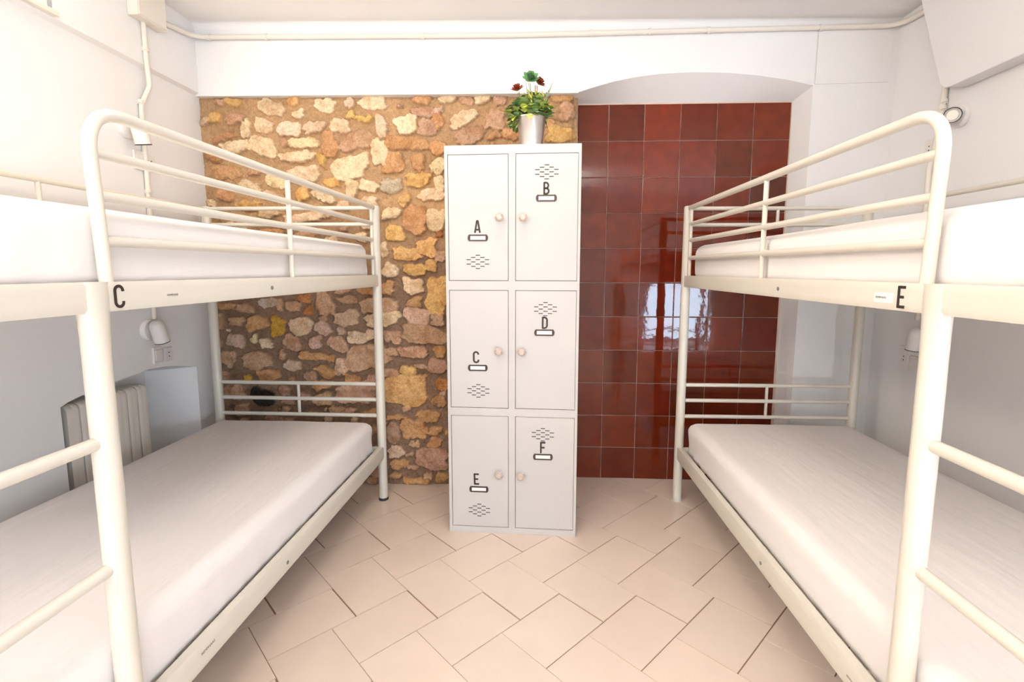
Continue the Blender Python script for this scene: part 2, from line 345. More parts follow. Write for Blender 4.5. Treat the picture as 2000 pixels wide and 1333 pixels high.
# ------------------------------------------------------------------ rubble stone wall
STONES=[(-1.762,2.073,0.08,0.058,0,'Y'),(-1.656,2.149,0.094,0.043,-10,'Y'),(-1.735,2.149,0.058,0.036,0,'P'),(-1.455,2.125,0.13,0.08,-15,'W'),(-1.33,2.156,0.079,0.043,0,'Y'),(-1.168,2.142,0.108,0.065,5,'W'),(-1.034,2.149,0.051,0.065,-30,'W'),(-0.908,2.15,0.144,0.072,10,'W'),(-0.644,2.17,0.108,0.043,0,'O'),(-0.508,2.177,0.058,0.043,0,'W'),(-1.305,2.09,0.072,0.043,10,'W'),(-1.026,2.084,0.047,0.036,0,'Y'),(-0.958,2.063,0.094,0.036,0,'Y'),(-1.654,2.066,0.094,0.043,15,'P'),(-1.603,2.014,0.054,0.087,0,'W'),(-1.507,2.031,0.109,0.073,-15,'W'),(-1.366,2.017,0.138,0.073,0,'W'),(-1.228,2.021,0.123,0.058,10,'W'),(-1.09,2.032,0.102,0.087,0,'W'),(-0.865,2.025,0.065,0.123,-5,'W'),(-0.734,2.046,0.116,0.094,15,'W'),(-0.639,2.108,0.123,0.058,0,'P'),(-0.619,2.025,0.109,0.087,-10,'P'),(-1.718,1.975,0.131,0.036,20,'O'),(-1.671,1.919,0.146,0.073,10,'W'),(-1.517,1.919,0.153,0.095,-12,'W'),(-1.29,1.94,0.175,0.055,-3,'W'),(-1.152,1.934,0.08,0.124,5,'O'),(-1.006,1.948,0.189,0.087,15,'P'),(-0.733,1.941,0.233,0.08,-5,'O'),(-0.57,1.92,0.087,0.066,0,'O'),(-0.88,1.888,0.102,0.131,-5,'W'),(-1.327,1.87,0.19,0.055,0,'W'),(-1.2,1.849,0.051,0.073,-10,'Y'),(-1.047,1.817,0.22,0.11,12,'W'),(-1.792,1.862,0.08,0.051,-10,'O'),(-1.731,1.781,0.169,0.07,0,'O'),(-1.576,1.799,0.066,0.037,0,'P'),(-1.454,1.742,0.125,0.074,-10,'W'),(-1.306,1.771,0.169,0.088,0,'W'),(-1.603,1.713,0.125,0.059,-10,'W'),(-0.805,1.828,0.11,0.117,0,'O'),(-0.677,1.835,0.073,0.088,0,'O'),(-0.564,1.821,0.073,0.102,-30,'W'),(-0.675,1.743,0.147,0.073,8,'Y'),(-0.558,1.736,0.066,0.059,0,'W'),(-1.146,1.728,0.081,0.059,0,'Y'),(-1.037,1.7,0.088,0.096,-15,'W'),(-0.941,1.714,0.118,0.059,-20,'W'),(-0.823,1.711,0.118,0.074,0,'G'),(-1.311,1.674,0.074,0.074,0,'Y'),(-1.194,1.656,0.133,0.059,-10,'W'),(-0.936,1.628,0.089,0.052,0,'W'),(-0.752,1.639,0.07,0.052,20,'Y'),(-0.603,1.671,0.147,0.066,20,'W'),(-1.74,1.655,0.081,0.059,-10,'O'),(-1.488,1.663,0.089,0.044,0,'W'),(-1.61,1.605,0.148,0.052,0,'Y'),(-1.824,1.612,0.052,0.037,0,'W'),(-0.827,1.57,0.133,0.052,15,'W'),(-0.695,1.534,0.126,0.148,-10,'O'),(-0.577,1.527,0.104,0.126,0,'W'),(-0.808,1.468,0.112,0.089,0,'Y'),(-0.751,1.351,0.157,0.067,-5,'Y'),(-0.631,1.38,0.112,0.097,0,'Y'),(-0.563,1.447,0.045,0.045,0,'R'),(-1.502,1.562,0.111,0.044,0,'W'),(-1.333,1.533,0.185,0.052,5,'W'),(-1.22,1.555,0.111,0.037,0,'W'),(-1.092,1.606,0.081,0.052,0,'W'),(-0.995,1.439,0.067,0.052,0,'W'),(-1.097,1.49,0.045,0.059,0,'P'),(-0.878,1.365,0.045,0.09,0,'W'),(-1.692,1.481,0.119,0.059,0,'W'),(-1.501,1.445,0.134,0.067,-5,'O'),(-1.308,1.431,0.127,0.06,0,'P'),(-1.168,1.394,0.09,0.06,0,'W'),(-1.772,1.408,0.09,0.06,0,'O'),(-1.624,1.379,0.105,0.06,0,'Y'),(-1.401,1.364,0.142,0.052,0,'W'),(-0.499,2.17,0.111,0.037,0,'W'),(-0.406,2.164,0.062,0.049,0,'P'),(-0.326,2.17,0.086,0.043,0,'W'),(-0.227,2.164,0.08,0.056,0,'P'),(-0.426,2.069,0.161,0.056,25,'W'),(-0.562,2.057,0.062,0.093,0,'O'),(-0.252,2.064,0.112,0.099,-10,'P'),(-0.389,1.986,0.187,0.087,10,'P'),(0.106,2.171,0.105,0.043,0,'O'),(0.132,2.106,0.093,0.087,0,'P'),(0.096,1.986,0.156,0.081,0,'Y'),(-0.172,1.986,0.087,0.062,0,'O'),(0.033,2.046,0.074,0.056,0,'O'),(-0.06,2.135,0.074,0.049,0,'W'),(-0.078,2.034,0.075,0.062,0,'Y'),(-1.781,1.054,0.104,0.042,0,'O'),(-1.673,1.039,0.104,0.047,-5,'P'),(-1.536,1.076,0.099,0.052,0,'G'),(-1.474,1.063,0.031,0.062,0,'P'),(-1.397,1.048,0.078,0.047,-5,'P'),(-1.333,1.095,0.078,0.052,0,'R'),(-1.313,1.024,0.062,0.052,0,'R'),(-1.215,1.066,0.088,0.145,10,'P'),(-1.085,1.084,0.119,0.041,-3,'P'),(-1.103,1.139,0.093,0.026,0,'P'),(-0.974,1.139,0.093,0.036,0,'O'),(-0.909,1.062,0.207,0.088,5,'P'),(-0.72,1.165,0.134,0.072,-5,'W'),(-0.708,1.25,0.134,0.062,0,'Y'),(-0.61,1.278,0.072,0.062,0,'Y'),(-0.852,1.252,0.103,0.062,-30,'W'),(-0.757,1.324,0.144,0.041,0,'Y'),(-0.577,1.119,0.124,0.207,-10,'Y'),(-0.865,1.16,0.083,0.072,0,'O'),(-0.707,1.078,0.083,0.052,0,'O'),(-0.693,0.996,0.135,0.104,-5,'w'),(-0.584,0.979,0.078,0.068,0,'P'),(-1.814,0.96,0.042,0.094,0,'P'),(-1.725,0.969,0.083,0.057,0,'P'),(-1.601,0.954,0.146,0.078,-5,'O'),(-1.485,0.935,0.073,0.115,-10,'S'),(-1.361,0.938,0.13,0.099,5,'w'),(-1.232,0.92,0.104,0.078,-25,'w'),(-1.099,0.983,0.146,0.094,10,'w'),(-0.891,0.983,0.229,0.083,12,'W'),(-1.014,0.878,0.162,0.068,5,'W'),(-0.842,0.873,0.099,0.063,0,'P'),(-0.664,0.892,0.271,0.094,-5,'P'),(-1.73,0.855,0.099,0.068,-5,'w'),(-1.627,0.868,0.037,0.047,-30,'W'),(-1.557,0.838,0.079,0.047,0,'W'),(-1.418,0.846,0.11,0.073,0,'P'),(-1.277,0.844,0.068,0.058,0,'w'),(-1.152,0.83,0.105,0.1,-15,'P'),(-0.729,0.794,0.157,0.063,3,'P'),(-0.572,0.795,0.079,0.063,0,'O'),(-1.823,0.834,0.031,0.052,0,'P'),(-1.786,0.749,0.095,0.079,-5,'P'),(-1.613,0.741,0.174,0.095,3,'P'),(-1.48,0.776,0.032,0.047,-20,'P'),(-1.286,0.766,0.194,0.047,-8,'O'),(-0.992,0.751,0.263,0.147,0,'P'),(-1.415,0.718,0.121,0.063,-8,'w'),(-1.142,0.697,0.074,0.09,10,'w'),(-1.227,0.676,0.116,0.058,-25,'O'),(-0.758,0.679,0.1,0.058,0,'Y'),(-0.594,0.709,0.121,0.089,0,'P'),(-0.689,0.709,0.074,0.026,0,'P'),(-1.803,0.655,0.058,0.037,0,'P'),(-1.672,0.637,0.048,0.037,5,'S'),(-1.555,0.659,0.116,0.063,10,'O'),(-1.424,0.643,0.042,0.026,0,'P'),(-1.313,0.648,0.069,0.053,0,'P'),(-1.081,0.622,0.095,0.063,0,'O'),(-1.251,0.6,0.1,0.063,0,'O'),(-1.063,0.552,0.223,0.117,5,'P'),(-0.971,0.601,0.063,0.095,0,'P'),(-0.777,0.564,0.238,0.18,-3,'Y'),(-0.564,0.602,0.074,0.074,0,'R'),(-0.674,0.639,0.042,0.03,0,'O'),(-1.762,0.558,0.106,0.08,0,'P'),(-1.47,0.573,0.074,0.053,-10,'P'),(-1.6,0.529,0.127,0.106,0,'D'),(-1.36,0.535,0.064,0.053,0,'P'),(-1.255,0.513,0.106,0.064,0,'P'),(-1.452,0.502,0.074,0.032,0,'P'),(-0.587,0.504,0.085,0.064,0,'O'),(-1.727,0.452,0.085,0.064,0,'P'),(-1.178,0.454,0.085,0.053,0,'P'),(-1.099,0.443,0.064,0.043,0,'P'),(-0.987,0.438,0.096,0.043,0,'O'),(-0.834,0.405,0.123,0.032,0,'O'),(-0.647,0.417,0.144,0.059,0,'O'),(-0.729,0.334,0.139,0.118,10,'O'),(-0.611,0.329,0.086,0.053,-10,'O'),(-0.852,0.312,0.096,0.118,0,'P'),(-0.731,0.242,0.064,0.032,0,'P'),(-0.613,0.252,0.08,0.064,-20,'O'),(-0.845,0.197,0.102,0.064,10,'w'),(-0.625,0.157,0.205,0.118,-5,'P'),(-0.82,0.123,0.097,0.065,0,'O'),(-0.759,0.179,0.043,0.027,0,'P'),(-0.734,0.1,0.065,0.024,0,'P'),(-0.961,0.088,0.086,0.076,0,'P'),(-0.985,0.026,0.065,0.043,0,'P'),(-0.849,0.055,0.086,0.032,0,'O'),(-0.725,0.021,0.152,0.043,0,'O'),(-0.649,0.05,0.049,0.032,0,'P'),(-0.574,0.039,0.076,0.065,0,'O'),(-1.312,0.437,0.053,0.016,0,'O')]
CLS = {'W': (.78,.58,.38), 'w': (.64,.44,.31), 'Y': (.70,.43,.17), 'P': (.55,.335,.215), 'O': (.56,.31,.15),
       'R': (.50,.22,.08), 'G': (.56,.45,.34), 'D': (.035,.028,.022), 'S': (.62,.36,.06)}
MORT = np.array((.27,.165,.105)); MORT2 = np.array((.46,.285,.15))     # mortar darker below, sandier above, with some warm lamp light painted in
def vnoise(x, z, s, seed):
    """cheap value noise in [0,1] on numpy arrays"""
    r = np.random.RandomState(seed); G = r.rand(256, 256)
    X, Z = x*s+100, z*s+100; i = np.floor(X).astype(int); j = np.floor(Z).astype(int)
    fx, fz = X-i, Z-j; fx = fx*fx*(3-2*fx); fz = fz*fz*(3-2*fz); i &= 255; j &= 255; i1 = (i+1)&255; j1 = (j+1)&255
    return (G[i,j]*(1-fx)+G[i1,j]*fx)*(1-fz)+(G[i,j1]*(1-fx)+G[i1,j1]*fx)*fz
def fbm(x, z, s, seed, o=4):
    return sum(vnoise(x, z, s*2**k, seed+k)*.5**k for k in range(o))/sum(.5**k for k in range(o))
stp = .0036
xs = np.arange(XL-.02, XS+.002, stp); zs = np.arange(-.01, ZB+.02, stp)
X, Z = np.meshgrid(xs, zs)
wx = X+(fbm(X,Z,9,1)-.5)*.034+(fbm(X,Z,40,5,3)-.5)*.024; wz = Z+(fbm(X,Z,9,11)-.5)*.034+(fbm(X,Z,40,15,3)-.5)*.024
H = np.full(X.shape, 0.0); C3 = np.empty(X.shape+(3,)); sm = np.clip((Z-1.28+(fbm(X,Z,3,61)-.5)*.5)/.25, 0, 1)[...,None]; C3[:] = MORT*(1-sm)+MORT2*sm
H += (fbm(X,Z,14,21)-.5)*.014+(fbm(X,Z,90,25,3)-.5)*.006
C3 *= (1+(fbm(X,Z,6,31)-.5)*.35+(fbm(X,Z,80,35,3)-.5)*.35)[...,None]
best = np.zeros(X.shape)
rs = np.random.RandomState(5)
extra = []
occ = [(s[0], s[1], max(s[2], s[3])*.5) for s in STONES]
tries = 0
while len(extra) < 150 and tries < 9000:
    tries += 1
    x = rs.uniform(XL+.02, XS-.02); z = rs.uniform(.03, ZB-.03); r = rs.uniform(.010, .05)
    if all((x-a)**2+((z-c)*1.35)**2 > (r+d*.86+.008)**2 for a, c, d in occ):
        occ.append((x, z, r)); extra.append((x, z, 2*r*rs.uniform(.9,1.2), 1.5*r*rs.uniform(.8,1.2), rs.uniform(-25,25), rs.choice(['P','O','w','P','W' if z > 1.3 else 'O'])))
for (sx, sz, sw, sh, ang, cl) in list(STONES)+extra:
    a = R(ang); pad = max(sw, sh)*.8+.03
    i0, i1 = np.searchsorted(xs, (sx-pad, sx+pad)); j0, j1 = np.searchsorted(zs, (sz-pad, sz+pad))
    if i1-i0 < 3 or j1-j0 < 3: continue
    sl = (slice(j0, j1), slice(i0, i1)); dx = wx[sl]-sx; dz = wz[sl]-sz
    u = dx*math.cos(a)+dz*math.sin(a); v = -dx*math.sin(a)+dz*math.cos(a)
    u = u/(sw*.53); v = v/(sh*.55); phi = np.arctan2(v, u)
    k = rs.randint(4, 7); p0 = rs.rand(6)*2*PI
    rad = 1+.07*np.cos(2*phi+p0[0])+.07*np.cos(3*phi+p0[1])+.045*np.cos(k*phi+p0[2])+.03*np.cos(7*phi+p0[3])
    e = rs.uniform(2.2, 4.0); f = (np.abs(u)**e+np.abs(v)**e)**(1/e)/rad
    m_ = np.clip((1.0-f)/.10, 0, 1); m_ = m_*m_*(3-2*m_)
    hh = rs.uniform(.010, .022)
    dome = m_*(hh*(.55+.45*np.clip(1-f, 0, 1)**.5))+m_*(fbm(X[sl],Z[sl],26,int(rs.randint(1,900)),5)-.5)*.026
    base = np.array(CLS[str(cl)])*rs.uniform(.88, 1.12)*np.array([1, rs.uniform(.96,1.05), rs.uniform(.92,1.08)])
    sd = int(rs.randint(1, 900)); t = fbm(X[sl],Z[sl],28,sd,4)[...,None]
    alt = base*np.array([.82,.74,.66]) if cl != 'D' else base*.6
    cc = base*(1-np.clip((t-.42)*3.2,0,1))+alt*np.clip((t-.42)*3.2,0,1)
    cc = cc*(1+(fbm(X[sl],Z[sl],120,sd+3,2)-.5)[...,None]*.35)
    upd = m_ > best[sl]
    H[sl] = np.where(upd, H[sl]*(1-m_)+dome+m_*.002, H[sl]); C3[sl] = np.where(upd[...,None], C3[sl]*(1-m_[...,None])+cc*m_[...,None], C3[sl])
    best[sl] = np.maximum(best[sl], m_)
H -= .006*(1-best)
edge = np.clip((XS-.012-X+(fbm(X,Z,25,77)-.5)*.03)/.02, 0, 1)     # ragged right end
Y = 2.755+.043*X-H+(1-edge)*.02
nz, nx = X.shape
verts = np.stack([X, Y, Z], -1).reshape(-1, 3)
idx = np.arange(nz*nx).reshape(nz, nx)
faces = np.stack([idx[:-1,:-1], idx[:-1,1:], idx[1:,1:], idx[1:,:-1]], -1).reshape(-1, 4)
# right end: a return running back to the tiled wall
nb = 22; back = []
for k in range(1, nb+1):
    yy_ = Y[:,-1]+(YT+.03-Y[:,-1])*k/nb; xx_ = np.full(nz, xs[-1])+(fbm(zs, zs*0+k*.005, 30, 91)-.5)*.02
    back.append(np.stack([xx_, yy_, zs], -1))
bv = np.concatenate(back); k0 = len(verts); bi = k0+np.arange(nb*nz).reshape(nb, nz)
bi = np.vstack([idx[:,-1][None], bi])
bf = np.stack([bi[:-1,:-1], bi[1:,:-1], bi[1:,1:], bi[:-1,1:]], -1).reshape(-1, 4)
verts = np.concatenate([verts, bv]); faces = np.concatenate([faces, bf])
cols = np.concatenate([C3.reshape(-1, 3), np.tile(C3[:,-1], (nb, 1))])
me = bpy.data.meshes.new('wall_stone')
me.vertices.add(len(verts)); me.vertices.foreach_set('co', verts.astype(np.float32).ravel())
me.loops.add(faces.size); me.loops.foreach_set('vertex_index', faces.astype(np.int32).ravel())
me.polygons.add(len(faces)); me.polygons.foreach_set('loop_start', (np.arange(len(faces))*4).astype(np.int32))
me.polygons.foreach_set('loop_total', np.full(len(faces), 4, np.int32))
me.polygons.foreach_set('use_smooth', np.ones(len(faces), bool)); me.update(calc_edges=True)
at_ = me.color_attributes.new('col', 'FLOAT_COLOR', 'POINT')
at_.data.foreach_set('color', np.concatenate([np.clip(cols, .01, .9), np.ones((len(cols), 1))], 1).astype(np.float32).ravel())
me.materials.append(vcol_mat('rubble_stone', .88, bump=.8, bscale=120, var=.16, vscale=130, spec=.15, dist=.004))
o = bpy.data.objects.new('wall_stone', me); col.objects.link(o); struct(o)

# ------------------------------------------------------------------ glazed brown tiles in the arched recess
tiles = MB(); rnd = random.Random(11)
colx = [XT-.004-.1985*k for k in range(7)]
rowz = [2.172-.1975*k for k in range(12)]
for ci in range(6):
    x1, x0 = colx[ci], max(colx[ci+1], XS+.01)
    for ri in range(11):
        z1, z0 = rowz[ri], max(rowz[ri+1], .002)
        g = .0013; gr_ = [0, .008, .016, .18, .34, .5, .66, .82, .984, .992, 1.0]; n = len(gr_)-1
        bb = rnd.uniform(.75, 1.25); dark = rnd.random() < .06
        cc = (.15*bb, .020*bb*rnd.uniform(.8, 1.1), .006*bb)
        if ri < 5 and rnd.random() < .5: cc = (cc[0]*1.15, cc[1]*1.1, cc[2])
        if dark: cc = (.10, .021, .008)
        tx, tz = rnd.uniform(-.0009, .0009), rnd.uniform(-.0009, .0009); ph = rnd.uniform(0, 9)
        vs = []; fs = []
        for a in range(n+1):
            for c in range(n+1):
                fx, fz = gr_[a], gr_[c]
                x = x0+g+(x1-x0-2*g)*fx; z = z0+g+(z1-z0-2*g)*fz
                ea = min(fx, 1-fx, fz, 1-fz)
                y = YT-.002+tx*(fx-.5)+tz*(fz-.5)+(.0010 if ea < .005 else 0)+noise.noise((x*8, z*4, ph))*.0004
                vs.append((x, y, z))
        for a in range(n):
            for c in range(n): k = a*(n+1)+c; fs.append((k, k+n+1, k+n+2, k+1))
        tiles.add(vs, fs, cc)
M['gtile'] = vcol_mat('glazed_brown_tile', .045, bump=.05, bscale=14, var=.15, vscale=14, spec=.42, dist=.01, detail=3)
struct(tiles.build('wall_tiled', M['gtile'], angle=80))
b = MB(); b.box(XS-.02, YT+.0035, 0, XT+.03, YT+.02, 2.19); struct(b.build('trim_3', M['groutw'], smooth=False))
# ------------------------------------------------------------------ letters as flat vinyl strokes
def arc(cx, cz, rx, rz, a0, a1, n=8):
    return [(cx+rx*math.cos(R(a0+(a1-a0)*k/n)), cz+rz*math.sin(R(a0+(a1-a0)*k/n))) for k in range(n+1)]
# unit box: x 0..1 (half of height wide), z 0..2, stroke .36
LET = {
 'C': [arc(.5,.5,.40,.40,10,-180,10)[0:] + arc(.5,1.5,.40,.40,180,-10,10)],
 'E': [[(.92,.11),(.14,.11)], [(.14,0),(.14,2)], [(.92,1.89),(.14,1.89)], [(.78,1.0),(.14,1.0)]],
 'F': [[(.14,0),(.14,2)], [(.92,1.89),(.14,1.89)], [(.78,1.0),(.14,1.0)]],
 'A': [[(.07,0),(.43,1.98)], [(.93,0),(.57,1.98)], [(.22,.52),(.78,.52)], [(.36,1.93),(.64,1.93)]],
 'B': [[(.14,0),(.14,2)], [(.14,.11),(.45,.11)]+arc(.45,.56,.42,.45,-90,90,10)+[(.14,1.01)], [(.14,1.01),(.42,1.01)]+arc(.42,1.45,.38,.44,-90,90,10)+[(.14,1.89)]],
 'D': [[(.14,0),(.14,2)], [(.14,.11),(.40,.11)]+arc(.42,.55,.44,.44,-90,0,7)+arc(.42,1.45,.44,.44,0,90,7)+[(.14,1.89)]],
}
def letter(b, ch, P, h, sw=.24, th=.0012):
    """P(u, v, w) maps letter plane metres (u right, v up, w out of the surface) to local space"""
    k = h/2
    for line in LET[ch]:
        L = [Vector((x*k, z*k)) for x, z in line]; hw = sw*k/2
        lft, rgt = [], []
        for i, p in enumerate(L):
            d = ((L[min(i+1, len(L)-1)]-L[max(i-1, 0)])).normalized(); nn = Vector((-d.y, d.x))
            lft.append(p+nn*hw); rgt.append(p-nn*hw)
        m_ = len(L); vs = []
        for w_ in (0.0002, th): vs += [P(q.x, q.y, w_) for q in lft]+[P(q.x, q.y, w_) for q in rgt]
        fs = []
        for i in range(m_-1):
            fs.append((2*m_+i, 2*m_+i+1, 3*m_+i+1, 3*m_+i)); fs.append((i, m_+i, m_+i+1, i+1))
            fs.append((i, i+1, 2*m_+i+1, 2*m_+i)); fs.append((m_+i, 3*m_+i, 3*m_+i+1, m_+i+1))
        fs.append((0, 2*m_, 3*m_, m_)); fs.append((m_-1, 2*m_-1, 4*m_-1, 3*m_-1))
        b.add(vs, fs)

def text_obj(name, body, size, mtx, m, parent):
    cu = bpy.data.curves.new(name, 'FONT'); cu.body = body; cu.size = size; cu.extrude = .0002; cu.align_x = 'CENTER'; cu.align_y = 'CENTER'
    t = bpy.data.objects.new(name, cu); col.objects.link(t)
    dg = bpy.context.evaluated_depsgraph_get(); me = bpy.data.meshes.new_from_object(t.evaluated_get(dg))
    bpy.data.objects.remove(t, do_unlink=True); bpy.data.curves.remove(cu)
    me.transform(mtx); me.materials.clear(); me.materials.append(m); me.name = name
    o = bpy.data.objects.new(name, me); col.objects.link(o); o.parent = parent; return o

# ------------------------------------------------------------------ bunk beds
LB, WB, HB = 2.02, .902, 1.585       # length, width (post centres), far post height
def bunk(side, x0, y0, rz, label, letter_ch):
    sg = -1 if side == 'l' else 1            # +local u runs from the aisle to the wall
    root = empty('bunk_bed', (x0, y0, 0), label, 'bunk bed', None, rz)
    P = lambda u, d, z: (sg*u, -d, z)        # u away from the aisle, d towards the camera
    rp = .0235
    for u, d, h in ((0,0,HB),(WB,0,HB),(WB,LB,HB),(0,LB,1.215)):
        b = MB(); prof = [(rp,0.006),(rp,h-.008),(rp-.003,h-.002),(rp-.010,h)]
        b.lathe(prof, P(u,d,0), n=20); po = b.build('post', M['bed'], root)
        b = MB(); b.lathe([(rp+.0025,0),(rp+.0025,.012),(rp,.014)], P(u,d,0), n=20); b.build('foot_cap', M['rubber' if side == 'l' else 'bed'], po)
    # flat oval side rails: upper 59 mm, lower 70 mm; they finish at the posts
    def rail(z0, z1, u, name='side_rail'):
        b = MB(); zc, hh = (z0+z1)/2, (z1-z0)/2; th = .015; n = 20; r = .011
        ring = []
        for k in range(n):
            a = 2*PI*k/n; cx = math.copysign(min(abs(math.cos(a))*1.4, 1), math.cos(a)); cz = math.copysign(min(abs(math.sin(a))*1.25, 1), math.sin(a))
            ring.append((cx*th, cz*hh))
        vs = []
        for d in (.0, LB): vs += [P(u+q[0], d, zc+q[1]) for q in ring]
        fs = [(k,(k+1)%n,n+(k+1)%n,n+k) for k in range(n)]+[tuple(range(n)), tuple(range(n,2*n))]
        b.add(vs, fs); return b.build(name, M['bed'], root, angle=50)
    up = rail(1.1703, 1.2293, 0); lo = rail(.2369, .3059, 0)
    rail(1.1703, 1.2293, WB); rail(.2369, .3059, WB)
    # end rails and head / foot end bars
    for d in (0, LB):
        for z0, z1 in ((1.175,1.225),(.245,.30)):
            b = MB(); b.tube([P(.02,d,(z0+z1)/2), P(WB-.02,d,(z0+z1)/2)], (z1-z0)/2, n=12, sx=.45 if True else 1, sy=1); b.build('end_rail', M['bed'], root)
    def bars(zs_, d, up_z, u0=.018, u1=WB-.018):
        for z in zs_:
            b = MB(); b.tube([P(u0,d,z), P(u1,d,z)], .0105, n=12); b.build('end_bar', M['bed'], root)
        b = MB(); b.tube([P(WB/2,d,zs_[-1]), P(WB/2,d,up_z)], .008, n=10); b.build('end_upright', M['bed'], root)
    bars((.647,.562,.474), 0, .647); bars((1.572,1.489), 0, 1.572)
    bars((.647,.562,.474), LB, .647)
    # aisle-side guard rail: bent top tube, three bars, two uprights
    DG, zt = 1.593, 1.568
    tops = fillet([P(0,.03,zt+.004), P(0,DG,zt-.002), P(0,DG-.012,1.225)], .085, 9)
    b = MB(); b.tube(tops, .0125, n=14); gr = b.build('guard_rail', M['bed'], root)
    for z in (1.487, 1.405, 1.316):
        b = MB(); b.tube([P(0,.052,z+.003), P(0,DG-.006,z-.006)], .0105, n=12); b.build('guard_bar', M['bed'], gr)
    for d in (.052, .855):
        b = MB(); b.tube([P(.0,d,zt), P(.0,d,1.222)], .0085, n=10); b.build('guard_upright', M['bed'], gr)
    # wall-side guard rail
    for z in (1.568, 1.487):
        b = MB(); b.tube([P(WB,.02,z), P(WB,LB-.02,z)], .0105, n=12); b.build('wall_guard_bar', M['bed'], root)
    b = MB(); b.tube([P(WB,.855,1.568), P(WB,.855,1.222)], .0085, n=10); b.build('wall_guard_upright', M['bed'], root)
    # ladder: inner post flares into the rail, the bed's own near post is the other stile
    DL = 1.617
    b = MB(); prof = [(0,.0235,.0235),(1.02,.0235,.0235),(1.08,.0240,.0225),(1.13,.027,.021),(1.17,.031,.0185),(1.205,.034,.0175),(1.2295,.034,.016)]
    vs = []; n = 20
    for z, ry, rx in prof:
        for k in range(n):
            a = 2*PI*k/n; vs.append(P(math.cos(a)*rx-.003, DL+.004+math.sin(a)*ry-(ry-.0235)*.3, z+.006 if z == 0 else z))
    fs = [(i*n+k,i*n+(k+1)%n,(i+1)*n+(k+1)%n,(i+1)*n+k) for i in range(len(prof)-1) for k in range(n)]
    fs += [tuple(range(n)), tuple((len(prof)-1)*n+k for k in range(n))]
    b.add(vs, fs); lp = b.build('ladder_post', M['bed'], root)
    b = MB(); b.lathe([(rp+.0025,0),(rp+.0025,.012),(rp,.014)], P(0,DL+.004,0), n=20); b.build('foot_cap', M['rubber' if side == 'l' else 'bed'], lp)
    for z in (.382, .647, .912):
        b = MB(); b.tube([P(0,DL+.01,z), P(0,LB-.01,z)], .0135, n=12); b.build('rung', M['bed'], root)
    # sprung base under each mattress
    for z in (1.185, .255):
        b = MB()
        for k in range(12):
            d = .06+k*(LB-.12)/11; b.box(*[min(p, q) for p, q in zip(P(.02,d-.012,z), P(WB-.02,d+.012,z+.012))], *[max(p, q) for p, q in zip(P(.02,d-.012,z), P(WB-.02,d+.012,z+.012))])
        b.build('slats', M['bed'], root, smooth=False)
    # bolts and vinyl marks on the aisle face of the rails
    for z, par in ((1.198, up), (.268, lo)):
        b = MB(); b.lathe([(.0062,0),(.0062,.0025),(.004,.0035)], P(-.0145,1.012,z), axis=(-sg,0,0), n=14); b.build('bolt', M['bolt'], par)
    # right of the letter as read from the aisle: left bed reads away from the camera, right bed towards it
    dl = {'l': 1.583, 'r': 1.527}[side]
    def PL(u, v, w_): 
        d = dl-u if side == 'l' else dl+u
        return P(-.0152-w_, d, 1.1765+v)
    b = MB(); letter(b, letter_ch, PL, .0465, sw=.26); b.build('letter', M['black'], up, smooth=False)
    def tm(d, z, s=1):
        # text plane on the aisle face
        if side == 'l': X_, Z_ = Vector((0,1,0)), Vector((1,0,0))
        else: X_, Z_ = Vector((0,-1,0)), Vector((-1,0,0))
        mm = Matrix((X_, Vector((0,0,1)), Z_)).transposed().to_4x4(); mm.translation = P(-.0157, d, z); return mm
    dt = {'l': 1.428, 'r': 1.477}[side]
    if side == 'r':
        b = MB(); p, q = P(-.0150,1.455,1.185), P(-.0153,1.520-.005,1.207)
        b.box(*[min(i, j) for i, j in zip(p, q)], *[max(i, j) for i, j in zip(p, q)]); b.build('sticker', M['card'], up, smooth=False)
    text_obj('printed_mark', 'REMPHAAS', .0068, tm(dt, 1.196), M['bolt'], up)
    if side == 'l': text_obj('printed_mark', 'REMPHAAS', .0105, tm(1.403, .280), M['bolt'], lo)
    else: text_obj('printed_mark', 'REMPHAAS', .0065, tm(1.49, .268), M['bolt'], lo)
    return root
bunk('l', -.856, 2.528, -.0105, 'cream metal bunk bed marked C, standing against the wall with the radiator', 'C')
bunk('r', .757, 2.602, .0105, 'cream metal bunk bed marked E, standing in front of the brown tiled recess', 'E')

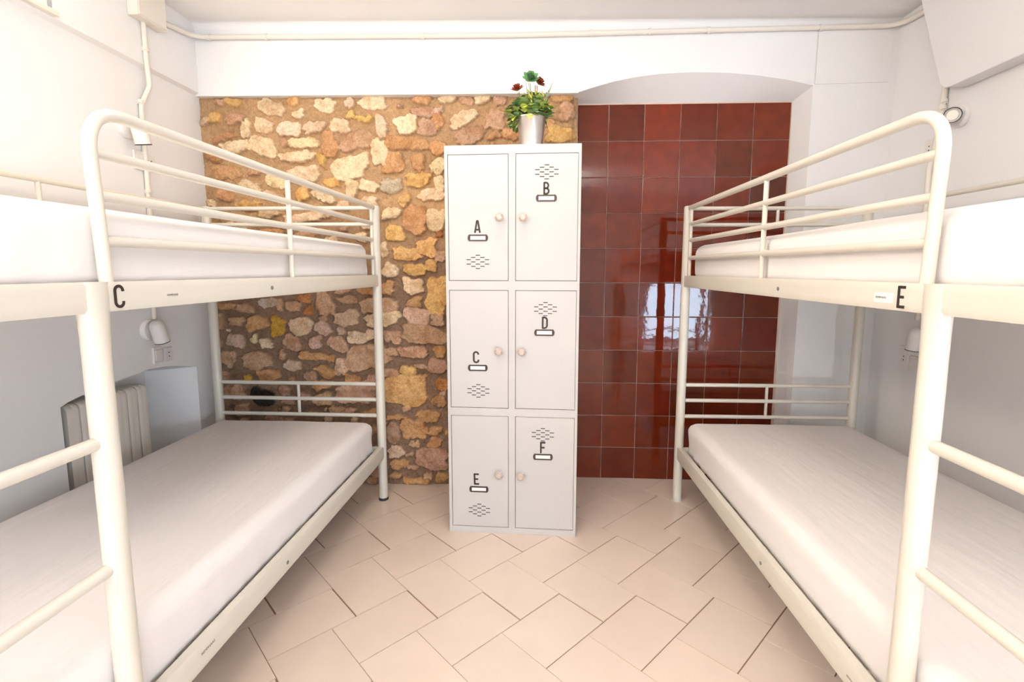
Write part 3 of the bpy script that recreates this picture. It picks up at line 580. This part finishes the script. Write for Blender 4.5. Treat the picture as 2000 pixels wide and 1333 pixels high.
# ------------------------------------------------------------------ mattresses under fitted sheets
def mattress(side, x0, y0, rz, z0, h, d0, d1, u0, u1, label, seed, wrinkle=1.):
    sg = -1 if side == 'l' else 1
    c, s = math.cos(rz), math.sin(rz)
    cu, cd = (u0+u1)/2, (d0+d1)/2; lx, ly = sg*cu, -cd
    root_loc = (x0+lx*c-ly*s, y0+lx*s+ly*c, z0)
    hw, hl = (u1-u0)/2, (d1-d0)/2; rx, ry, rz_ = .05, .05, min(.045, h*.4)
    def grid(hh, r, step):
        e = [r*(1-math.cos(PI/2*k/6)) for k in range(7)]
        n = max(2, int((2*hh-2*r)/step)); mid = [r+(2*hh-2*r)*k/n for k in range(1, n)]
        return [q-hh for q in e+mid+[2*hh-q for q in reversed(e)]]
    gx, gy = grid(hw, rx, .03), grid(hl, ry, .03)
    gz = [q+h/2 for q in grid(h/2, rz_, .02)]
    V = {}; vs = []; fs = []
    def vid(i, j, k):
        key = (i, j, k)
        if key not in V:
            p = Vector((gx[i], gy[j], gz[k]-h/2)); inner = Vector((max(-hw+rx, min(hw-rx, p.x)), max(-hl+ry, min(hl-ry, p.y)), max(-h/2+rz_, min(h/2-rz_, p.z))))
            q = Vector(((p.x-inner.x)/rx, (p.y-inner.y)/ry, (p.z-inner.z)/rz_))
            if q.length > 1e-6: q.normalize()
            q = Vector((inner.x+q.x*rx, inner.y+q.y*ry, inner.z+q.z*rz_))
            nrm = Vector((q.x/hw if abs(q.x) > hw-.01 else 0, q.y/hl if abs(q.y) > hl-.01 else 0, 1 if q.z > h/2-.01 else 0))
            a = noise.noise((q.x*2.2+seed, q.y*1.3, q.z*3))*.004
            top = max(0, min(1, (q.z+h/2)/h))
            # long soft pulls in the sheet plus pleats on the sides near the corners
            pull = noise.noise((q.x*9+seed*3, q.y*1.6+q.x*2, 4.))*.0016*wrinkle
            ce = max(0, 1-min(hl-abs(q.y), .35)/.35)
            side_ = 1 if abs(q.x) > hw-.02 else 0
            pl = side_*(.0035*ce+.0012)*math.sin(q.y*70+q.z*26*(1 if q.y > 0 else -1)+seed)*wrinkle*(1-.4*top)
            q2 = q+Vector((math.copysign(1, q.x)*(pl+a*.6) if side_ else 0, 0, (a+pull) if top > .9 else 0))
            if top < .35 and side_: q2.z += .004*noise.noise((q.y*4, seed, 0))
            V[key] = len(vs); vs.append((q2.x, q2.y, q2.z+h/2))
        return V[key]
    nx_, ny_, nz_ = len(gx), len(gy), len(gz)
    for i in range(nx_-1):
        for j in range(ny_-1):
            for k in (0, nz_-1): fs.append((vid(i,j,k),vid(i+1,j,k),vid(i+1,j+1,k),vid(i,j+1,k)))
    for i in range(nx_-1):
        for k in range(nz_-1):
            for j in (0, ny_-1): fs.append((vid(i,j,k),vid(i+1,j,k),vid(i+1,j,k+1),vid(i,j,k+1)))
    for j in range(ny_-1):
        for k in range(nz_-1):
            for i in (0, nx_-1): fs.append((vid(i,j,k),vid(i,j+1,k),vid(i,j+1,k+1),vid(i,j,k+1)))
    b = MB(); b.add(vs, fs); o = b.build('mattress', M['sheet'], None, angle=180)
    o.location = root_loc; o.rotation_euler = (0, 0, rz)
    tag(o, label, 'mattress', 'mattresses in white fitted sheets'); return o
for sd, bx, by, rz, nm in (('l', -.856, 2.528, -.0105, 'C'), ('r', .757, 2.602, .0105, 'E')):
    mattress(sd, bx, by, rz, 1.198, .185, .045, LB-.04, .019, WB-.03, 'white-sheeted mattress on the upper bunk of the bed marked %s' % nm, 1 if sd == 'l' else 5)
    mattress(sd, bx, by, rz, .270, .188, .040, LB-.04, .023, WB-.03, 'white-sheeted mattress on the lower bunk of the bed marked %s' % nm, 2 if sd == 'l' else 9, 1.3)

# ------------------------------------------------------------------ six-door locker
th_ = R(-2.02)
lk = empty('locker_cabinet', (-.431, 2.216, 0), 'tall white six-door metal locker lettered A to F against the stone wall', 'locker', None, th_)
LW, LH, LD = .604, 1.800, .47
b = MB()
b.box(0, .020, 0, LW, LD, LH)                                   # carcass behind the face frame
frame_v = [(0,.014),(.286,.3165),(.5925,LW)]
for x0, x1 in frame_v: b.box(x0, 0, 0, x1, .0205, LH)
rows = [(.030,.579),(.616,1.165),(1.207,1.762)]
for z0, z1 in ((0,.030),(.579,.616),(1.165,1.207),(1.762,LH)):
    for x0, x1 in ((.014,.286),(.3165,.5925)): b.box(x0, .0, z0, x1, .0205, z1)
body = b.build('body', M['locker'], lk, smooth=False)
b = MB(); b.box(.3008,-.0006,.0,.3022,.003,LH); b.box(.3008,.0,LH-.002,.3022,LD,LH+.0006); b.box(.012,-.0004,0,.0128,.002,LH); b.box(LW-.0128,-.0004,0,LW-.012,.002,LH)
M['seam'] = mat('seam_grey', (.55, .52, .48), .6, var=.02)
b.build('seam', M['seam'], body, smooth=False)
b = MB()
for z0, z1 in rows:
    for x0, x1 in ((.014,.286),(.3165,.5925)): b.box(x0, .0195, z0, x1, .0202, z1)
b.build('recess', M['gap'], body, smooth=False)
spec = {  # letter: col, row, vent (x,z), holder, letter centre, knob
 'A': (0,2,(.147,1.292),(.148,1.399),(.146,1.448),(.247,1.486)),
 'B': (1,2,(.454,1.682),(.453,1.570),(.453,1.612),(.352,1.485)),
 'C': (0,1,(.145,.697),(.143,.806),(.136,.856),(.243,.887)),
 'D': (1,1,(.453,1.081),(.449,.974),(.451,1.019),(.347,.886)),
 'E': (0,0,(.145,.113),(.144,.218),(.134,.268),(.242,.301)),
 'F': (1,0,(.446,.495),(.447,.388),(.447,.433),(.344,.297))}
for ch, (ci, ri, ve, ho, le, kn) in spec.items():
    x0, x1 = ((.014,.286),(.3165,.5925))[ci]; z0, z1 = rows[ri]; g = .0022
    b = MB(); b.box(x0+g, .0005, z0+g, x1-g, .018, z1-g)
    door = b.build('door', M['locker'], lk, smooth=False, bevel=.0012, seg=2)
    b = MB(); cw, dz = .0105, .0098
    for r_, cnt in enumerate((1,2,3,2,3,2,1)):
        for k in range(cnt):
            cx = ve[0]+(k-(cnt-1)/2)*.0425*.5*2*.98/1.0*(1 if cnt != 2 else 1); cz = ve[1]-(r_-3)*.0099
            b.box(cx-.0098, -.0004, cz-.0017, cx+.0098, .002, cz+.0017)
    b.build('vent_slots', M['gap'], door, smooth=False)
    # label holder: dark frame with rounded cheeks around a white card
    b = MB(); hw, hh = .046, .0155; cx, cz = ho
    out = arc(cx+hw-.010, cz, .010, hh, -75, 75, 6)+arc(cx-hw+.010, cz, .010, hh, 105, 255, 6)
    inn = [(cx+.0345,cz-.0085),(cx+.0345,cz+.0085),(cx-.0345,cz+.0085),(cx-.0345,cz-.0085)]
    b2 = MB(); b2.box(cx-.035, -.0006, cz-.009, cx+.035, .0006, cz+.009); b2.build('card', M['card'], door, smooth=False)
    pts = {0: out[0:7], 1: out[7:]}
    y0_, y1_ = -.0024, .0006
    def ring(poly):
        n_ = len(poly); vs = [(p[0], y0_, p[1]) for p in poly]+[(p[0], y1_, p[1]) for p in poly]
        b.add(vs, [tuple(range(n_)), tuple(range(n_, 2*n_))]+[(k,(k+1)%n_,n_+(k+1)%n_,n_+k) for k in range(n_)])
    ring(out[0:7]+[(cx+.0345, out[6][1]), (cx+.0345, out[0][1])])
    ring(out[7:]+[(cx-.0345, out[-1][1]), (cx-.0345, out[7][1])])
    b.box(cx-.0345, y0_, cz+.0085, cx+.0345, y1_, cz+hh-.001); b.box(cx-.0345, y0_, cz-hh+.001, cx+.0345, y1_, cz-.0085)
    b.build('label_holder', M['brass'], door, smooth=False)
    b = MB(); hgt = .054; x_ = le[0]-.0135; z_ = le[1]-hgt/2
    tilt = {'C': .02, 'E': .03}.get(ch, 0)
    letter(b, ch, lambda u, v, w_: (x_+u*1.0-v*tilt, .0003-w_, z_+v), hgt, sw=.29)
    b.build('letter', M['black'], door, smooth=False)
    # faceted glass knob on a short stem
    b = MB(); b.lathe([(.011,0),(.011,-.003),(.006,-.005),(.0055,-.014)], (kn[0],.0005,kn[1]), axis=(0,1,0), n=16); st = b.build('knob', M['chrome'], door)
    b = MB(); b.lathe([(.006,-.012),(.0150,-.017),(.0200,-.024),(.0185,-.031),(.011,-.037),(.003,-.038)], (kn[0],.0005,kn[1]), axis=(0,1,0), n=8)
    gk = b.build('knob', M['glassknob'], door, smooth=False)

# ------------------------------------------------------------------ potted arrangement on the locker
px, py, pz = -.050, 2.37, LH+.0008
pot_root = empty('potted_plant', (px, py, pz), 'galvanised tin pot of mixed green and red succulents on top of the locker', 'plant')
b = MB(); b.lathe([(.046,0),(.050,.002),(.0665,.150),(.0685,.152),(.0685,.156),(.0655,.156),(.0645,.150),(.052,.060)], (0,0,0), n=36, capt=False)
b.build('pot', M['zinc'], pot_root)
b = MB(); b.lathe([(.063,.140),(.03,.146),(.001,.147)], (0,0,0), n=24); b.build('soil', M['rubber'], pot_root)
def leaf(b, base, dirv, up_, L, W, c, curl=.2, n=5, round_=True):
    d = Vector(dirv).normalized(); u_ = Vector(up_); s = d.cross(u_).normalized(); nn = s.cross(d).normalized(); base = Vector(base)
    vs = []; fs = []; cs = []
    for k in range(n+1):
        t = k/n; wdt = W*.5*(math.sin(PI*min(1, t*.96+.02))**(.6 if round_ else .9))*(1 if round_ else (1.15-.75*t))
        p = base+d*L*t+nn*(curl*L*(t*t)*-1)
        vs += [p-s*wdt+nn*wdt*.18, p, p+s*wdt+nn*wdt*.18]
    for k in range(n):
        a = k*3; fs += [(a,a+3,a+4,a+1),(a+1,a+4,a+5,a+2)]
    b.add(vs, fs, c)
rn = random.Random(21)
greens = [(.20,.34,.07),(.36,.48,.10),(.52,.60,.12),(.24,.38,.20),(.42,.54,.27),(.12,.20,.12),(.62,.66,.09)]
b = MB()
for k in range(300):
    a = rn.uniform(0, 2*PI); rr = (rn.random()**.6); el = rn.uniform(-.25, 1.2)
    p = Vector((math.cos(a)*rr*.078*(1.25 if math.cos(a) < 0 else 1.05), math.sin(a)*rr*.062, .155+rn.uniform(.0, .110)*(1.15-rr*.75)))
    d = Vector((math.cos(a), math.sin(a), rn.uniform(-.2,.9)))
    leaf(b, p, d, (0,0,1), rn.uniform(.024,.036), rn.uniform(.026,.038), rn.choice(greens), curl=rn.uniform(.1,.5))
for k in range(46):     # trailing clump on the left, over the rim
    a = rn.uniform(2.3, 4.0); p = Vector((math.cos(a)*rn.uniform(.062,.100), math.sin(a)*.06, rn.uniform(.118,.165)))
    leaf(b, p, (math.cos(a), math.sin(a), rn.uniform(-.9,.1)), (0,0,1), rn.uniform(.02,.03), rn.uniform(.018,.028), rn.choice(greens[:5]+[(.45,.42,.08)]), curl=.3)
for k in range(90):     # small upright yellow-green sprigs
    a = rn.uniform(0, 2*PI); r_ = rn.uniform(0,.06); p = Vector((math.cos(a)*r_*1.2, math.sin(a)*r_, rn.uniform(.19,.262)))
    leaf(b, p, (rn.uniform(-.6,.6), rn.uniform(-.6,.6), 1), (0,1,.1), rn.uniform(.014,.028), .008, rn.choice([(.40,.42,.06),(.30,.36,.05),(.48,.42,.08)]), round_=False)
leaf(b, (-.002,-.062,.160), (-.1,-.6,-.7), (0,-1,.4), .034, .034, (.42,.46,.10), curl=.1)
b.build('foliage', M['leaf'], pot_root)
def rosette(name, c0, ctr, rad, tilt, nl, seed):
    r_ = random.Random(seed); b = MB(); ax = Vector(tilt).normalized(); ref = Vector((1,0,0)); u_ = ax.cross(ref).normalized(); v_ = ax.cross(u_)
    for ring_ in range(3):
        for k in range(nl):
            a = 2*PI*(k+.5*ring_)/nl; o_ = u_*math.cos(a)+v_*math.sin(a)
            d = o_*(1-.28*ring_)+ax*(.25+.45*ring_)
            k2 = r_.uniform(.8,1.25); leaf(b, Vector(ctr)+ax*.004*ring_, d, ax, rad*(1-.2*ring_), rad*.62, tuple(q*k2 for q in c0), curl=-.2, round_=True)
    b.build(name, M['leaf'], pot_root)
rosette('succulent_rosette', (.11,.26,.10), (-.004,-.02,.318), .044, (.1,-.75,.5), 7, 1)
rosette('succulent_rosette', (.22,.035,.015), (.030,-.005,.305), .038, (.55,-.4,.6), 7, 2)
rosette('succulent_rosette', (.26,.045,.018), (-.062,-.02,.272), .036, (-.2,-.5,.8), 8, 3)
b = MB()
for p0, p1, c, r_ in (((.0,0,.15),(-.006,-.005,.31),(.30,.28,.12),.0016),((.012,0,.15),(.018,-.005,.30),(.30,.12,.06),.002),((.024,0,.15),(.026,-.002,.30),(.33,.10,.05),.0018),
                     ((-.03,0,.15),(-.058,-.01,.265),(.25,.20,.06),.0018),((-.008,.01,.15),(-.030,.01,.345),(.50,.42,.20),.0012),((0,.01,.15),(-.020,.01,.362),(.62,.52,.32),.0012),((.02,.02,.16),(.045,.02,.27),(.2,.24,.1),.0009)):
    b.tube([p0, ((p0[0]+p1[0])/2+.004, p0[1], (p0[2]+p1[2])/2), p1], r_, n=6, c=c)
for k in range(9):
    q = k/8; b.lathe([(.0005,0),(.0028,.003),(.0004,.008)], (-.0215+.001*k, .01, .335+.004*k), axis=(.3*(-1)**k,0,1), n=5, c=(.58,.50,.30))
for q in ((.052,.02,.252),(.062,.02,.262),(.070,.02,.272),(.078,.02,.279)):
    b.lathe([(.0005,0),(.003,.004),(.0004,.010)], q, axis=(.4,0,1), n=5, c=(.06,.10,.12))
b.build('stems', M['leaf'], pot_root)
b = MB()
for bx_, d, L, W, cu_ in (((.03,0,.15),(.55,-.1,1.3),.185,.010,-.04),((.045,0,.155),(1,-.2,.55),.115,.010,.35),((.05,0,.155),(1,-.3,.05),.115,.013,.42),((.05,-.01,.15),(.7,-.4,-.1),.09,.011,.5),
                          ((.045,0,.16),(1,-.1,.85),.09,.012,.1),((.035,0,.155),(.5,-.3,1.),.12,.012,.05),((.048,-.02,.155),(1,-.5,-.05),.075,.012,.6),((-.02,0,.16),(-.6,-.1,1.3),.12,.006,.5),
                          ((.04,.02,.155),(.35,.1,1.2),.13,.009,.0),((.03,-.03,.15),(.5,-.6,.4),.08,.012,.3),((.056,-.02,.150),(.35,-.3,-1),.075,.010,-.1)):
    leaf(b, bx_, d, (0,0,1) if abs(d[2]) < 1.1 else (0,1,0), L, W, rn.choice([(.10,.16,.04),(.14,.20,.05),(.20,.22,.06)]), curl=cu_, n=9, round_=False)
b.build('grass_blades', M['leaf'], pot_root)
# ------------------------------------------------------------------ wall lamps
def wall_lamp(loc, sx, label, head, axis, arm=.05, L=.108):
    """sx +1: wall on the left, faces +x. head: offset of the dome end from the base centre; axis points out of the opening"""
    t = empty('wall_lamp', loc, label, 'wall lamp', 'reading spotlights beside the bunks')
    b = MB(); b.lathe([(.050,0),(.050,.012),(.046,.020),(.030,.024)], (0,0,0), axis=(sx,0,0), n=32); b.build('base', M['plastic'], t)
    h = Vector(head); ax = Vector(axis).normalized(); mid = h+ax*.045
    b = MB(); b.tube([(sx*.015,0,0), (mid.x*.6,mid.y*.5,mid.z*.5), tuple(mid)], .008, n=12); b.build('arm', M['plastic'], t)
    r = .0315; prof = [(.004,0),(.015,.003),(.024,.009),(.0295,.018),(r,.030),(r,L),(r-.0025,L),(r-.0025,L-.012)]
    b = MB(); b.lathe(prof, tuple(h), axis=tuple(ax), n=32, capt=True); sh = b.build('lamp_shade', M['plastic'], t)
    b = MB(); b.lathe([(r+.0006,L-.003),(r+.0006,L+.0006),(r-.003,L+.0006),(r-.003,L-.003)], tuple(h), axis=tuple(ax), n=32, capb=False, capt=False); b.build('rim', M['black'], sh)
    b = MB(); b.lathe([(.024,L-.011),(.020,L-.006),(.010,L-.004)], tuple(h), axis=tuple(ax), n=24); b.build('bulb', M['lampglow'], sh)
    return t
wall_lamp((XL, 2.208, .971), 1, 'white spotlight below the upper bunk, on the wall above the radiator niche', (.070,-.040,.048), (.02,.28,-1))
wall_lamp((XL, 2.179, 1.885), 1, 'white spotlight on the left wall above the upper bunk marked C, pointing down', (.070,-.02,.028), (.02,.24,-1))
wall_lamp((XR, 2.372, .935), -1, 'white spotlight under the upper bunk marked E, hanging down beside its sockets', (-.070,-.022,.055), (-.02,.12,-1))
wall_lamp((XR, 2.315, 1.930), -1, 'white spotlight above the upper bunk marked E, its bulb facing the room', (-.020,.030,.004), (-.55,-.80,-.15), L=.095)

# ------------------------------------------------------------------ socket plates
def plate(name, loc, sx, w_, h_, label, holes=True, cat='socket', th=.011):
    t = empty(name, loc, label, cat)
    b = MB(); b.box(min(0,sx*th), -w_/2, -h_/2, max(0,sx*th), w_/2, h_/2); b.build('plate', M['plastic'], t, smooth=False, bevel=.002)
    if holes:
        b = MB(); b.lathe([(.0195,0),(.0195,.0014),(.0165,.0016),(.0162,.0004)], (sx*th,0,-h_*.02), axis=(sx,0,0), n=24); b.build('socket_well', M['plastic'], t)
        b = MB()
        for dz in (-.009, .009): b.lathe([(.0028,0),(.0028,.0022)], (sx*th,0,dz), axis=(sx,0,0), n=10)
        b.build('pin_holes', M['gap'], t)
    else:
        b = MB(); b.box(min(sx*th,sx*(th+.003)), -w_*.33, -h_*.33, max(sx*th,sx*(th+.003)), w_*.33, h_*.33); b.build('rocker', M['plastic'], t, smooth=False, bevel=.001)
    return t
plate('light_switch', (XL, 2.243, .845), 1, .056, .078, 'plain white switch plate right under the spotlight over the radiator niche', False, 'switch')
plate('wall_socket', (XL, 2.308, .838), 1, .052, .068, 'white socket above the radiator niche, just right of the switch plate')
plate('light_switch', (XL, 2.232, 1.752), 1, .060, .085, 'plain white switch plate below the spotlight above the bunk marked C', False, 'switch')
plate('wall_socket', (XL, 2.296, 1.752), 1, .056, .070, 'white socket seen between the upper guard bars of the bunk marked C')
plate('light_switch', (XR, 2.425, .806), -1, .075, .072, 'plain white switch plate under the spotlight beneath the upper bunk marked E', False, 'switch')
plate('wall_socket', (XR, 2.500, .822), -1, .066, .120, 'tall pale socket plate left of the switch beneath the upper bunk marked E')
plate('wall_socket', (XR, 2.466, 1.828), -1, .062, .078, 'white socket above the upper bunk marked E, beside its curved guard rail')

# ------------------------------------------------------------------ conduits
def conduit(name, pts, r, label, clips=(), fil=.05, m='conduit', cat='conduit'):
    root = empty(name, pts[0], label, cat); o0 = Vector(pts[0])
    L = [tuple(Vector(p)-o0) for p in fillet(pts, fil)]
    b = MB(); b.tube(L, r, n=12); b.build('pipe', M[m], root)
    for p, ax in clips:
        b = MB(); q = Vector(p)-o0; b.lathe([(r+.0035,-.007),(r+.0035,.007)], tuple(q), axis=ax, n=14)
        nrm = Vector((0,0,1)).cross(Vector(ax)).normalized() if abs(ax[2]) < .5 else Vector((0,1,0))
        b.box(q.x-.012 if abs(ax[0]) < .5 else q.x-.007, q.y-.010, q.z-.012, q.x+.012 if abs(ax[0]) < .5 else q.x+.007, q.y+.010, q.z+.002)
        b.build('clip', M[m], root)
    return root
rc = .0125; zc1 = 2.462; xa, xb = XL+.022+rc+.002, XR-rc-.002
def yb(x): return yf(x)-rc-.005
conduit('cable_conduit', [(xa, 2.375, 2.425), (xa, yb(xa)+.0, 2.462), (-.16, yb(-.16), 2.464), (.9, yb(.9), 2.484), (xb, yb(xb), 2.500), (xb, 2.515, 2.478)], rc,
        'long cream conduit running under the ceiling across the whole back wall', fil=.09,
        clips=[((x, yb(x), z), (1,0,0)) for x, z in ((-1.74,2.462),(-1.44,2.4625),(-.62,2.463),(.25,2.472),(.55,2.478),(.85,2.483),(1.42,2.492))])
xr1 = XL+.022+.011
conduit('cable_conduit', [(xr1, 2.290, 2.378), (xr1, 2.290, 2.21), (xr1, 2.298, 2.10), (XL+.012, 2.262, 2.00), (XL+.012, 2.262, 1.80), (XL+.012, 2.262, 1.55), (XL+.012, 2.235, 1.02)], .0105,
        'cream vertical conduit on the left wall, dropping from the box past the spotlights', fil=.06,
        clips=[((xr1,2.290,2.26),(0,0,1)),((XL+.012,2.264,2.02),(0,0,1)),((XL+.012,2.262,1.62),(0,0,1))])
conduit('cable_conduit', [(XR-.016, 2.394, 2.150), (XR-.016, 2.410, 1.90), (XR-.016, 2.447, 1.72), (XR-.016, 2.440, 1.40), (XR-.016, 2.426, 1.02)], .0120,
        'pale vertical conduit on the right wall, dropping from the boxed duct to the sockets', fil=.03,
        clips=[((XR-.016,2.400,2.02),(0,0,1)),((XR-.016,2.402,1.99),(0,0,1)),((XR-.016,2.444,1.60),(0,0,1))])

# junction box high on the left wall
jb = empty('junction_box', (XL+.022, 2.30, 2.372), 'cream box at the top of the left wall above the vertical conduit', 'junction box')
b = MB(); b.box(0, -.085, 0, .050, .085, .155); b.build('box', M['conduit'], jb, smooth=False, bevel=.004)
b = MB(); b.box(.050, -.080, .005, .054, .080, .150); b.build('cover', M['conduit'], jb, smooth=False, bevel=.002)

# boxed duct under the ceiling on the right wall
b = MB(); x0 = 1.752 - XR; prof = [(2.405, CZ+.001),(2.436, 2.42),(2.330, 2.046),(1.0, 2.046),(1.0, CZ+.001)]
prof = [(2.520, CZ-.001),(2.482, 2.42),(2.350, 2.075),(2.325, 2.050),(2.290, 2.044),(.5, 2.044),(.5, CZ-.001)]
n = len(prof); b.add([(x0, y, z) for y, z in prof]+[(-.0005, y, z) for y, z in prof], [tuple(range(n)), tuple(range(n,2*n))]+[(k,(k+1)%n,n+(k+1)%n,n+k) for k in range(n)])
o = b.build('boxed_duct', M['plaster'], None, smooth=False, bevel=.004, loc=(XR, 0, 0))
tag(o, 'large white boxed duct under the ceiling in the upper right corner', 'duct')

# ------------------------------------------------------------------ radiator in the niche
rd = empty('radiator', (XL-.118, 1.80, .16), 'ivory ribbed radiator in the arched niche of the left wall', 'radiator')
for k in range(7):
    y = .0295+k*.0575; b = MB(); hw = .0270
    # section profile in (x, y) with a shallow central flute, swept along a rounded-top outline
    H_ = .555; path = []
    for q in range(9):
        a = PI/2*q/8; path.append((.060+.030*math.sin(a)-.0, H_-.030+.030*math.cos(a)) )
    out = [(.005,0),(.005,H_)]+[(.060,H_)]+[(.060+.030*math.sin(PI/2*q/6), H_-.030*(1-math.cos(PI/2*q/6))) for q in range(1,7)]+[(.090,0)]
    m_ = len(out); offs = [(-hw,-.018),(-hw*.95,-.001),(-hw*.8,0),(-hw*.2,.0006),(0,-.0006),(hw*.2,.0006),(hw*.8,0),(hw*.95,-.001),(hw,-.018)]
    vs = []
    for oy, ox in offs:
        for (x_, z_) in out:
            sx_ = x_+(ox if x_ > .03 else 0); sz_ = z_+(ox if z_ > .1 else 0); vs.append((sx_, y+oy, sz_))
    fs = []
    for i in range(len(offs)-1):
        for j in range(m_): fs.append((i*m_+j, i*m_+(j+1)%m_, (i+1)*m_+(j+1)%m_, (i+1)*m_+j))
    fs += [tuple(range(m_)), tuple((len(offs)-1)*m_+j for j in range(m_))]
    b.add(vs, fs); b.build('radiator_section', M['radiator'], rd, angle=30)
b = MB(); b.tube([(.045,.02,.04),(.045,.39,.04)], .018, n=12); b.tube([(.045,.02,.50),(.045,.39,.50)], .018, n=12); b.build('header_pipe', M['gap'], rd)
b = MB(); b.tube([(.045,.37,.04),(.045,.37,-.16)], .009, n=10); b.build('supply_pipe', M['radiator'], rd)
